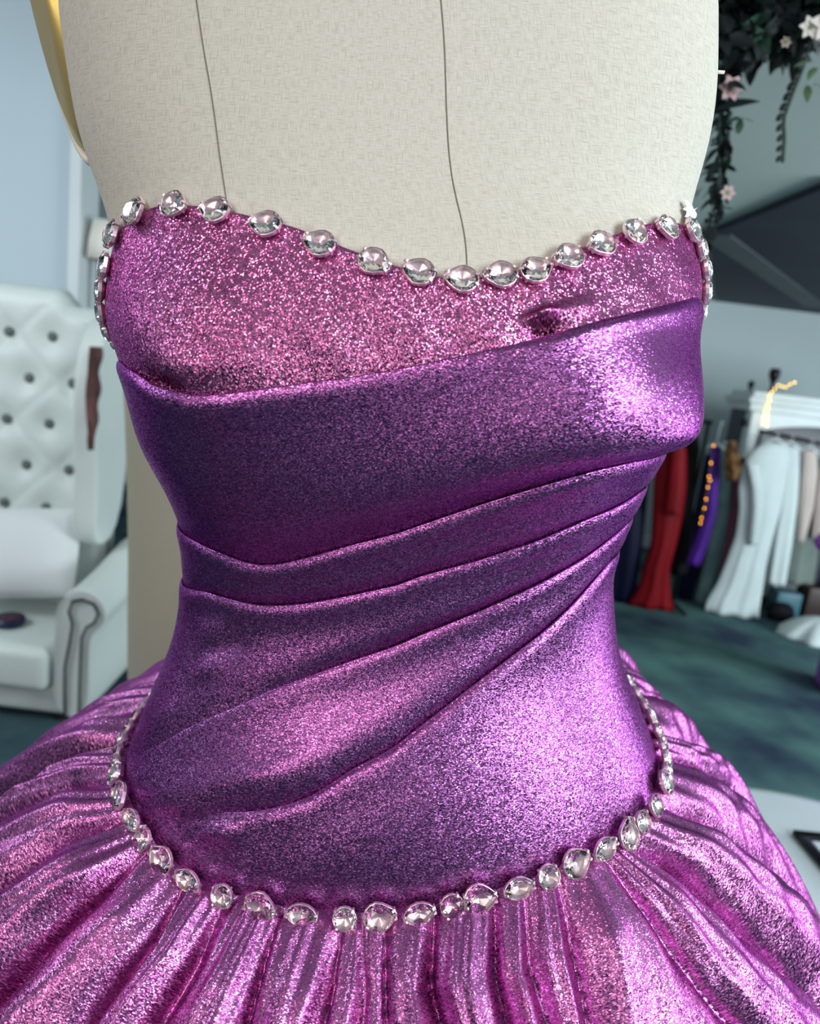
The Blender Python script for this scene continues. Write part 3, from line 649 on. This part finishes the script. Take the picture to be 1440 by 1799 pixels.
# ------------------------------------------------------------------ clothes
def garment_mesh(name, rows, Y, depth, mat, parent, folds=7, amp=.12, seed=0, n=56):
    r_ = random.Random(seed); rows = sorted(rows, reverse=True); z = np.array([r[0] for r in rows][::-1]); xl = np.array([r[1] for r in rows][::-1]); xr = np.array([r[2] for r in rows][::-1])
    zz = np.linspace(z[0], z[-1], 34); L = np.interp(zz, z, xl); R_ = np.interp(zz, z, xr); k = np.array([.25, .5, .25])
    for a in (L, R_): a[:] = np.convolve(np.r_[a[:1], a, a[-1:]], k, 'valid')
    phs_ = [r_.uniform(0, 6) for _ in range(3)]; V = []
    for i, q in enumerate(zz):
        u = 1-i/33; c, hw = (L[i]+R_[i])/2, (R_[i]-L[i])/2
        for m_ in range(n):
            a = 2*pi*m_/n; f = 1+amp*u*(math.sin(folds*a+phs_[0]+u)+.5*math.sin((folds*2+1)*a+phs_[1]))
            V.append((c+hw*math.cos(a)*(1+.3*(f-1)), Y+depth*(.6+.6*u)*math.sin(a)*f, max(q+.01*u*u*math.sin(folds*a+phs_[2])*(u > .8), .006)))
    F = gfaces(34, n, True)+[tuple(range(n))[::-1], tuple(33*n+k_ for k_ in range(n))]
    return mesh_obj(name, V, F, mat, parent)
def garment(name, label, cat, rows, Y, depth, mat, group=None, hang=None, seed=0, folds=7, amp=.12, pieces=()):
    z0 = min(r[0] for r in rows); c = sum(r[1]+r[2] for r in rows)/2/len(rows)
    e = tag(empty(name, (c, Y, max(z0, 0))), label, cat, group)
    kid(garment_mesh('cloth', rows, Y, depth, mat, e, folds, amp, seed), e)
    for nm, rw, yy, dd in pieces: kid(garment_mesh(nm, rw, yy, dd, mat, e, 3, .08, seed+1), e)
    if hang:
        hz = hang; ztop = max(r[0] for r in rows); rt = [r for r in rows if r[0] == ztop][0]; cx = (rt[1]+rt[2])/2; hw = (rt[2]-rt[1])/2+.02
        V, F = tube_geo([(cx-hw, Y, ztop-.01), (cx, Y, ztop+.025), (cx+hw, Y, ztop-.01)], .005, 8)
        tube_geo([(cx, Y, ztop+.02), (cx, Y, hz-.02), (cx+.012, Y, hz+.008), (cx, Y, hz+.016), (cx-.012, Y, hz+.008)], .002, 6, V, F)
        kid(mesh_obj('hanger', V, F, M['white_paint']), e)
    return e
# black rack on the left
rk = tag(empty('clothes_rack', (1.42, 4.3, 0)), 'black metal clothes rack holding the red gown', 'clothes rack')
kid(tube('rail', [(1.08, 4.3, 1.152), (1.72, 4.3, 1.154)], .013, M['black_metal'], n=12), rk)
for x in (1.12, 1.70):
    kid(tube('post', [(x, 4.3, 1.15), (x, 4.3, .03)], .011, M['black_metal'], n=10), rk); kid(tube('foot', [(x, 4.08, .02), (x, 4.52, .02)], .011, M['black_metal'], n=10), rk)
G1 = 'clothes on the black rack'
garment('red_gown', 'long red gown with a train, hanging on the black rack', 'gown', [(1.06, 1.44, 1.527), (.978, 1.413, 1.566), (.779, 1.408, 1.605), (.593, 1.436, 1.618), (.402, 1.465, 1.612), (.26, 1.447, 1.598), (.118, 1.44, 1.63), (.027, 1.40, 1.66), (.008, 1.385, 1.69)], 4.2, .05, M['red'], G1, 1.152, 1,
        pieces=(('sleeve', [(1.02, 1.45, 1.517), (.79, 1.468, 1.559), (.607, 1.477, 1.575)], 4.12, .02),))
garment('navy_gown', 'dark navy gown beside the red gown, nearest the purple bodice', 'gown', [(1.06, 1.24, 1.36), (.952, 1.22, 1.40), (.744, 1.22, 1.41), (.395, 1.25, 1.44), (.033, 1.28, 1.46), (.008, 1.28, 1.46)], 4.28, .06, M['navy'], G1, 1.152, 2)
garment('black_dress', 'black dress hanging right of the red gown', 'dress', [(1.097, 1.575, 1.645), (1.0, 1.60, 1.69), (.778, 1.622, 1.70), (.428, 1.64, 1.75), (.21, 1.65, 1.76)], 4.33, .05, M['black'], G1, 1.152, 3)
garment('violet_dress', 'violet dress with glowing sequin glints against it at the end of the black rack', 'dress', [(1.02, 1.70, 1.76), (.8, 1.72, 1.79), (.632, 1.744, 1.811), (.45, 1.72, 1.80), (.308, 1.696, 1.773)], 4.2, .03, M['violet'], G1, 1.152, 4)
garment('fur_shawl', 'small brown fur shawl hung at the end of the black rack', 'shawl', [(1.07, 1.758, 1.80), (1.01, 1.749, 1.834), (.912, 1.776, 1.861), (.85, 1.80, 1.85)], 4.12, .035, M['fur'], G1, None, 5, 5, .2)
garment('grey_green_dress', 'sheer grey green dress between the fur shawl and white wardrobe', 'dress', [(1.05, 1.84, 1.90), (.86, 1.871, 1.947), (.611, 1.897, 1.974), (.242, 1.89, 1.993), (.008, 1.887, 2.001)], 4.4, .03, M['greygreen'], G1, None, 6)
garment('maroon_dress', 'dark maroon dress behind the white gown', 'dress', [(.95, 2.0, 2.08), (.634, 2.005, 2.106), (.217, 2.02, 2.138), (.008, 2.02, 2.14)], 4.56, .03, M['maroon'], G1, None, 7)
garment('dark_blue_coat', 'dark blue coat low behind the violet dress', 'coat', [(.95, 1.80, 1.86), (.6, 1.80, 1.90), (.2, 1.80, 1.91), (.008, 1.80, 1.90)], 4.5, .04, M['navy'], G1, None, 8)
# white wardrobe on the right
wd = tag(empty('open_wardrobe', (2.65, 4.8, 0)), 'open white wardrobe with arched top, cornice and dark back panel', 'wardrobe')
wp = M['white_paint']
for x in (2.105, 3.15): kid(boxes('post', [((x, 4.66, 0), (x+.055, 4.75, 1.25))], wp, bevel=.006), wd)
kid(boxes('cornice', [((2.07, 4.63, 1.25), (3.24, 4.99, 1.30)), ((2.05, 4.61, 1.30), (3.26, 5.0, 1.34)), ((2.08, 4.64, 1.34), (3.23, 4.98, 1.375))], wp, bevel=.006), wd)
kid(boxes('back_panel', [((2.11, 4.96, .05), (3.2, 4.99, 1.25))], M['slate_panel']), wd)
kid(boxes('side_panel', [((2.11, 4.75, .05), (2.135, 4.96, 1.25))], M['slate_panel']), wd); kid(boxes('side_panel', [((3.18, 4.75, .05), (3.205, 4.96, 1.25))], M['slate_panel']), wd)
kid(boxes('bottom_shelf', [((2.16, 4.66, .04), (3.15, 4.96, .08))], wp, bevel=.004), wd)
V = []; nA = 24
for y in (4.66, 4.69):
    for i in range(nA+1):
        u = i/nA; x = 2.16+.99*u; V.append((x, y, 1.25)); V.append((x, y, 1.10+.10*math.sin(pi*u)**.5))
m = 2*(nA+1); F = []
for i in range(nA):
    a = 2*i; F += [(a, a+1, a+3, a+2), (m+a, m+a+2, m+a+3, m+a+1), (a+1, m+a+1, m+a+3, a+3)]
kid(mesh_obj('arch', V, F, wp, smooth=False), wd)
hr = tag(tube('hanging_rail', [(2.06, 4.42, 1.135), (2.9, 4.42, 1.065)], .012, M['black_metal'], n=12), 'black rail carrying the white gown in front of the wardrobe', 'rail')
rk2 = [tube('post', [(x, 4.42, z), (x, 4.42, 0)], .010, M['black_metal'], n=10) for x, z in ((2.88, 1.06),)]
for o in rk2: o.parent = hr
o = tube('post', [(2.075, 4.42, 1.13), (2.075, 4.42, 0.0)], .008, M['black_metal'], n=10); o.parent = hr
G2 = 'clothes on the wardrobe rail'
garment('white_gown', 'long white gown with hanging sleeves and flared hem on the wardrobe rail', 'gown', [(1.08, 2.03, 2.16), (1.03, 1.975, 2.20), (.91, 1.927, 2.20), (.776, 1.939, 2.21), (.674, 1.967, 2.21), (.5, 1.98, 2.20), (.32, 1.956, 2.20), (.209, 1.938, 2.21), (.096, 1.898, 2.215), (.03, 1.885, 2.221), (.008, 1.90, 2.23)], 4.26, .05, M['white_cloth'], G2, 1.125, 9,
        pieces=(('sleeve', [(.95, 1.93, 2.0), (.8, 1.99, 2.05), (.685, 2.018, 2.067), (.472, 2.04, 2.087)], 4.20, .018),))
garment('white_dress', 'white dress behind the long white gown, to its right', 'dress', [(1.07, 2.18, 2.29), (.9, 2.20, 2.33), (.739, 2.22, 2.355), (.486, 2.231, 2.377), (.212, 2.25, 2.389)], 4.36, .05, M['white_cloth'], G2, 1.12, 10)
garment('beige_blouse', 'pale beige blouse with a narrow sleeve hanging beside the white dress', 'blouse', [(1.058, 2.32, 2.40), (.926, 2.34, 2.438), (.717, 2.37, 2.459), (.501, 2.401, 2.449)], 4.36, .03, M['beige_cloth'], G2, 1.105, 11)
garment('pink_beige_blouse', 'pinkish beige blouse at the right edge of the rail', 'blouse', [(1.034, 2.45, 2.54), (.793, 2.47, 2.60), (.535, 2.50, 2.63)], 4.38, .03, M['beige_cloth'], G2, 1.10, 12)
garment('grey_dress', 'grey dress hanging behind the beige blouses', 'dress', [(1.0, 2.40, 2.55), (.66, 2.42, 2.605), (.198, 2.44, 2.66)], 4.5, .04, M['grey_cloth'], G2, None, 13)
garment('slate_dress', 'dark slate dress at the far right of the rail', 'dress', [(1.0, 2.64, 2.75), (.853, 2.64, 2.76), (.487, 2.66, 2.82), (.216, 2.66, 2.92)], 4.46, .04, M['slate_cloth'], G2, 1.08, 14)
garment('lilac_dress', 'lilac satin dress with a pointed flared peplum at the right edge', 'dress', [(1.05, 1.95, 2.12), (.91, 1.93, 2.12), (.782, 1.90, 2.161), (.73, 1.865, 2.24), (.692, 1.824, 2.312), (.675, 1.83, 2.30), (.645, 1.95, 2.19), (.332, 2.02, 2.17), (.006, 2.03, 2.2)], 3.2, .10, M['lilac'], None, None, 15, 5, .1)
tb = boxes('storage_bin', [((2.37, 4.36, .0), (2.53, 4.5, .155))], M['teal'], bevel=.01); tag(tb, 'blue storage bin on the floor under the grey dress', 'bin')
bag = lathe('black_bag', [(.05, 0), (.085, .01), (.095, .05), (.08, .09), (.05, .11), (.02, .115)], M['black'], centre=(2.36, 4.27, 0), sq=(.9, .6)); tag(bag, 'slumped black bag on the floor beside the white gown hem', 'bag')
bb_ = boxes('dark_box', [((2.56, 4.36, 0), (2.74, 4.52, .21))], M['brown_wood'], bevel=.008); tag(bb_, 'dark brown box on the floor under the slate dress', 'box')
V = []
for i in range(14):
    u = i/13
    for k in range(48):
        a = 2*pi*k/48; r = (.22*(1-u)**.55+.01)*(1+.10*math.sin(6*a+1)*(1-u)+.05*math.sin(11*a))
        V.append((2.45+r*math.cos(a), 3.98+.75*r*math.sin(a), .004+.13*u**.8))
hp = mesh_obj('white_train', V, gfaces(14, 48, True)+[tuple(range(48))[::-1], tuple(13*48+k for k in range(48))], M['white_cloth']); tag(hp, 'heap of white dress train lying on the carpet at the right edge', 'fabric')
# ornaments on the cornice
for loc, prof_, lab in (((2.10, 4.75, 1.375), [(.018, 0), (.008, .012), (.02, .03), (.022, .045), (.012, .062), (.002, .068)], 'small dark knob ornament at the left end of the cornice'),
                        ((2.235, 4.75, 1.375), [(.03, 0), (.012, .01), (.012, .06), (.03, .10), (.036, .13), (.03, .155), (.01, .16)], 'dark goblet shaped ornament standing on the white cornice')):
    o = lathe('ornament', prof_, M['black_metal'], n=20); o.location = loc; tag(o, lab, 'ornament')
kn = lathe('wall_hook', [(.006, 0), (.010, .02), (.022, .03), (.026, .045), (.018, .06), (.004, .066)], M['black_metal'], n=16); kn.location = (2.04, 4.69, 1.15); kn.rotation_euler = (0, 0, 0)
tag(kn, 'round black knob beside the wardrobe post', 'knob'); 
kn.location = (2.09, 4.66, 1.17); kn.rotation_euler = (pi/2, 0, -.9)
# warm string lights; the amber string is glowing sequin glints
def string_lights(name, label, pts, mat, rad):
    e = tag(empty(name, tuple(pts[0])), label, 'string lights')
    kid(tube('wire', pts, .0012, M['wire'], n=5), e)
    V, F = [], []; ball_geo((0, 0, 0), rad, V, F, 8, 6); me = None
    for p in pts:
        if me is None: b = mesh_obj('bulb', V, F, mat); me = b.data
        else: b = link(bpy.data.objects.new('bulb', me))
        b.parent = e; b.matrix_parent_inverse = Matrix.Translation(e.location).inverted(); b.location = p
string_lights('string_lights', 'warm gold string lights looped over the white cornice', [(2.30, 4.603, 1.455), (2.275, 4.603, 1.44), (2.252, 4.603, 1.42), (2.228, 4.603, 1.422), (2.203, 4.603, 1.424), (2.185, 4.603, 1.40), (2.172, 4.603, 1.378), (2.164, 4.603, 1.352), (2.17, 4.603, 1.325), (2.163, 4.603, 1.296), (2.172, 4.603, 1.275), (2.158, 4.603, 1.254), (2.176, 4.603, 1.236), (2.156, 4.603, 1.216), (2.182, 4.603, 1.20), (2.160, 4.603, 1.18), (2.188, 4.603, 1.17)], M['bulb'], .0032)
string_lights('sequin_glints', 'glowing amber beads standing for sequin glints on the violet dress', [(1.674, 4.1, 1.029), (1.68, 4.1, .93), (1.684, 4.1, .852), (1.695, 4.1, .83), (1.69, 4.1, .789), (1.694, 4.1, .719), (1.695, 4.1, .665), (1.69, 4.1, .607), (1.69, 4.1, .576)], M['glint2'], .0034)  # emissive beads added in place of shining sequins

# ------------------------------------------------------------------ round white table with a black frame
tbx, tby = .82, 1.015
tbl = tag(empty('round_table', (tbx, tby, 0)), 'round white table top at the lower right behind the skirt', 'table')
lathe('table_top', [(.02, .432), (.37, .432), (.393, .438), (.40, .446), (.395, .456), (.37, .46), (.02, .46)], M['table'], tbl, n=72)
lathe('leg', [(.035, .03), (.03, .25), (.04, .432)], M['table'], tbl, n=20); lathe('base', [(.18, 0), (.18, .012), (.04, .035)], M['table'], tbl, n=40)
fr = tag(empty('picture_frame', (.921, 1.16, .461)), 'black picture frame lying on the white table', 'frame')
fr.rotation_euler = (0, 0, math.radians(2))
for lo, hi in (((-.11, .07, 0), (.11, .09, .012)), ((-.11, -.09, 0), (.11, -.07, .012)), ((-.11, -.07, 0), (-.09, .07, .012)), ((.09, -.07, 0), (.11, .07, .012))):
    boxes('frame_side', [(lo, hi)], M['black_metal'], fr, bevel=.002, seg=2)
boxes('print', [((-.09, -.07, .001), (.09, .07, .004))], M['table'], fr)

# ------------------------------------------------------------------ hanging greenery
def leaf_mesh(name, L_, W_, mat, fold=.25):
    V = []; n = 7
    for i in range(n):
        u = i/(n-1); w_ = W_*math.sin(pi*min(1, u*.96+.02))**.8*(1-.25*u); z = -.25*L_*u*u
        V += [(L_*u, -w_/2, z+fold*w_*.5), (L_*u, 0, z), (L_*u, w_/2, z+fold*w_*.5)]
    me = bpy.data.meshes.new(name); me.from_pydata(V, [], gfaces(n, 3)); me.polygons.foreach_set('use_smooth', [True]*len(me.polygons)); me.materials.append(mat); return me
def put_leaf(me, par, loc, yaw, pit, roll=0, s=1., name='leaf'):
    o = bpy.data.objects.new(name, me); link(o, par); o.location = Vector(loc)-par.location
    o.rotation_euler = Matrix.Rotation(yaw, 3, 'Z').to_quaternion().to_matrix().to_euler() if False else (Matrix.Rotation(yaw, 3, 'Z') @ Matrix.Rotation(-pit, 3, 'Y') @ Matrix.Rotation(roll, 3, 'X')).to_euler(); o.scale = (s, s, s); return o
LM = {'s': leaf_mesh('small_leaf', .022, .013, M['leaf_dark']), 'm': leaf_mesh('mid_leaf', .026, .014, M['leaf_mid']), 'p': leaf_mesh('pale_leaf', .028, .016, M['leaf_pale']), 'b': leaf_mesh('broad_leaf', .085, .026, M['leaf_dark'], .1)}
def pathpt(P, u):
    P = np.array(P); s = np.r_[0, np.cumsum(np.linalg.norm(np.diff(P, axis=0), axis=1))]; return np.array([np.interp(u*s[-1], s, P[:, k]) for k in range(3)])
def vine(name, label, P, n, keys, rad=.0022):
    e = tag(empty(name, P[0]), label, 'vine', 'trailing vines')
    kid(tube('stem', [pathpt(P, i/30) for i in range(31)], rad, M['stem'], n=6), e)
    for i in range(n):
        put_leaf(LM[random.choice(keys)], e, pathpt(P, (i+.5)/n), random.uniform(0, 2*pi), random.uniform(-1.1, .2), random.uniform(-.6, .6), random.uniform(.9, 1.45))
    return e
vine('trailing_vine', 'dense dark trailing vine hanging just right of the form', [(.392, 1.2, CEIL), (.39, 1.2, 1.80), (.392, 1.2, 1.727), (.394, 1.2, 1.695), (.402, 1.2, 1.655), (.413, 1.2, 1.607), (.417, 1.2, 1.566), (.416, 1.2, 1.523), (.414, 1.2, 1.49)], 190, 'ssss')
vine('trailing_vine', 'shorter dark vine entwined behind the dense vine beside the form', [(.40, 1.23, CEIL), (.405, 1.23, 1.80), (.415, 1.22, 1.708), (.424, 1.22, 1.664), (.429, 1.22, 1.614), (.43, 1.22, 1.572)], 120, 'sssm')
v2 = tag(empty('trailing_vine', (.531, 1.25, 1.834)), 'thin vine of small buds hanging alone against the grey ceiling', 'vine', 'trailing vines')
P = [(.56, 1.25, CEIL), (.54, 1.25, 1.9), (.531, 1.25, 1.834), (.529, 1.25, 1.785), (.521, 1.25, 1.747), (.515, 1.25, 1.709), (.523, 1.25, 1.68), (.528, 1.25, 1.646)]
kid(tube('stem', [pathpt(P, i/40) for i in range(41)], .003, M['stem'], n=6), v2)
V, F = [], []; ball_geo((0, 0, 0), .0065, V, F, 8, 6); bud = None
for i in range(14):
    p = pathpt(P, .55+.44*i/13)+np.array([-.007, 0, 0])
    if bud is None: b = mesh_obj('bud', [(x, y, z*1.5) for x, y, z in V], F, M['leaf_dark'], v2); bud = b.data
    else: b = link(bpy.data.objects.new('bud', bud), v2)
    b.location = Vector(p)-v2.location; b.rotation_euler = (0, .5, 0); b.scale = (1-.03*i,)*3
for i in range(10): put_leaf(LM['s'], v2, pathpt(P, .40+.14*i/9), random.uniform(0, 6.3), random.uniform(-1.2, -.3), 0, 1.1)
# garland: dense foliage under the ceiling, large leaves and blossoms
gl = tag(empty('floral_garland', (.43, 1.2, CEIL)), 'dark leafy garland with white blossoms hanging from the ceiling at upper right', 'garland')
kid(tube('stem', [(.25, 1.22, CEIL-.08), (.36, 1.2, 1.93), (.45, 1.2, 1.90), (.58, 1.2, 1.95), (.75, 1.2, CEIL-.05)], .012, M['stem'], n=8), gl)
for x in (.30, .62): kid(tube('hanging_wire', [(x, 1.2, CEIL), (x, 1.2, 1.93)], .002, M['stem'], n=5), gl)
lv = np.array([v.co for v in LM['m'].vertices]); lf = [tuple(p.vertices) for p in LM['m'].polygons]
for nm, mt, N_, zlo in (('dark_foliage', M['leaf_dark'], 2600, 0), ('green_foliage', M['leaf_mid'], 130, 1)):
    V, F = [], []
    for i in range(N_):
        x = random.uniform(.27, .74); lowz = np.interp(x, [.27, .33, .36, .385, .41, .45, .49, .53, .60, .74], [1.82, 1.76, 1.735, 1.72, 1.775, 1.80, 1.815, 1.835, 1.86, 1.88])
        z = random.uniform(lowz, lowz+.05) if zlo else lowz+(2.06-lowz)*random.random()**1.3
        R3 = (Matrix.Rotation(random.uniform(0, 6.3), 3, 'Z') @ Matrix.Rotation(random.uniform(-.4, 1.3), 3, 'Y') @ Matrix.Rotation(random.uniform(-1, 1), 3, 'X')); s = random.uniform(1.0, 1.9)
        c = Vector((x, 1.2+random.gauss(.03*(1-zlo), .035), z)); b0 = len(V)
        V += [c+R3 @ (Vector(q)*s) for q in lv]; F += [tuple(b0+k for k in f) for f in lf]
    o = kid(mesh_obj(nm, V, F, mt), gl); o['kind'] = 'stuff'
put_leaf(LM['b'], gl, (.385, 1.185, 1.686), 0, .5, .9, .85); put_leaf(LM['b'], gl, (.38, 1.20, 1.77), 2.6, -.9, 0, .7)
for y_, p_ in ((0, .1), (3.0, -.1), (.9, -.9), (4.2, -.9), (1.8, -1.3)): put_leaf(LM['m'], gl, (.430, 1.2, 1.684), y_, p_, .4, .8)
for k in range(7): put_leaf(LM['p'], gl, (.53+random.uniform(-.012, .03), 1.2, 1.76+random.uniform(-.025, .02)), random.uniform(0, 6), random.uniform(-1.2, .2), 0, .9)
for k in range(6): put_leaf(LM['m'], gl, (.398+random.uniform(-.012, .012), 1.19, 1.578+random.uniform(-.012, .015)), random.uniform(0, 6), random.uniform(-.8, .4), .3, .9)
pm_ = {}
for nm, mt in (('petal_white', M['petal']), ('petal_blush', M['petal_pink'])): pm_[nm] = leaf_mesh(nm, .024, .019, mt, .5)
def flower(loc, me, s, face):
    c = lathe('flower', [(.001, -.004), (.005, -.002), (.005, .003), (.001, .005)], M['leaf_pale'], gl, n=10); c.location = Vector(loc)-gl.location; c['label'] = 'pale blossom'
    for k in range(6):
        o = bpy.data.objects.new('petal', me); link(o, c); o.matrix_basis = (Matrix.Rotation(face, 4, 'X') @ Matrix.Rotation(k*pi/3, 4, 'Z') @ Matrix.Rotation(-.5, 4, 'Y')); o.scale = (s, s, s)
for loc, key, s in (((.398, 1.18, 1.715), 'petal_blush', .8), ((.516, 1.17, 1.81), 'petal_white', 1.15), ((.492, 1.17, 1.803), 'petal_white', .7), ((.535, 1.17, 1.785), 'petal_white', 1.1), ((.545, 1.17, 1.83), 'petal_white', 1.1), ((.424, 1.18, 1.571), 'petal_blush', .5), ((.47, 1.19, 1.79), 'petal_blush', .35)):
    flower(loc, pm_[key], s, pi/2)
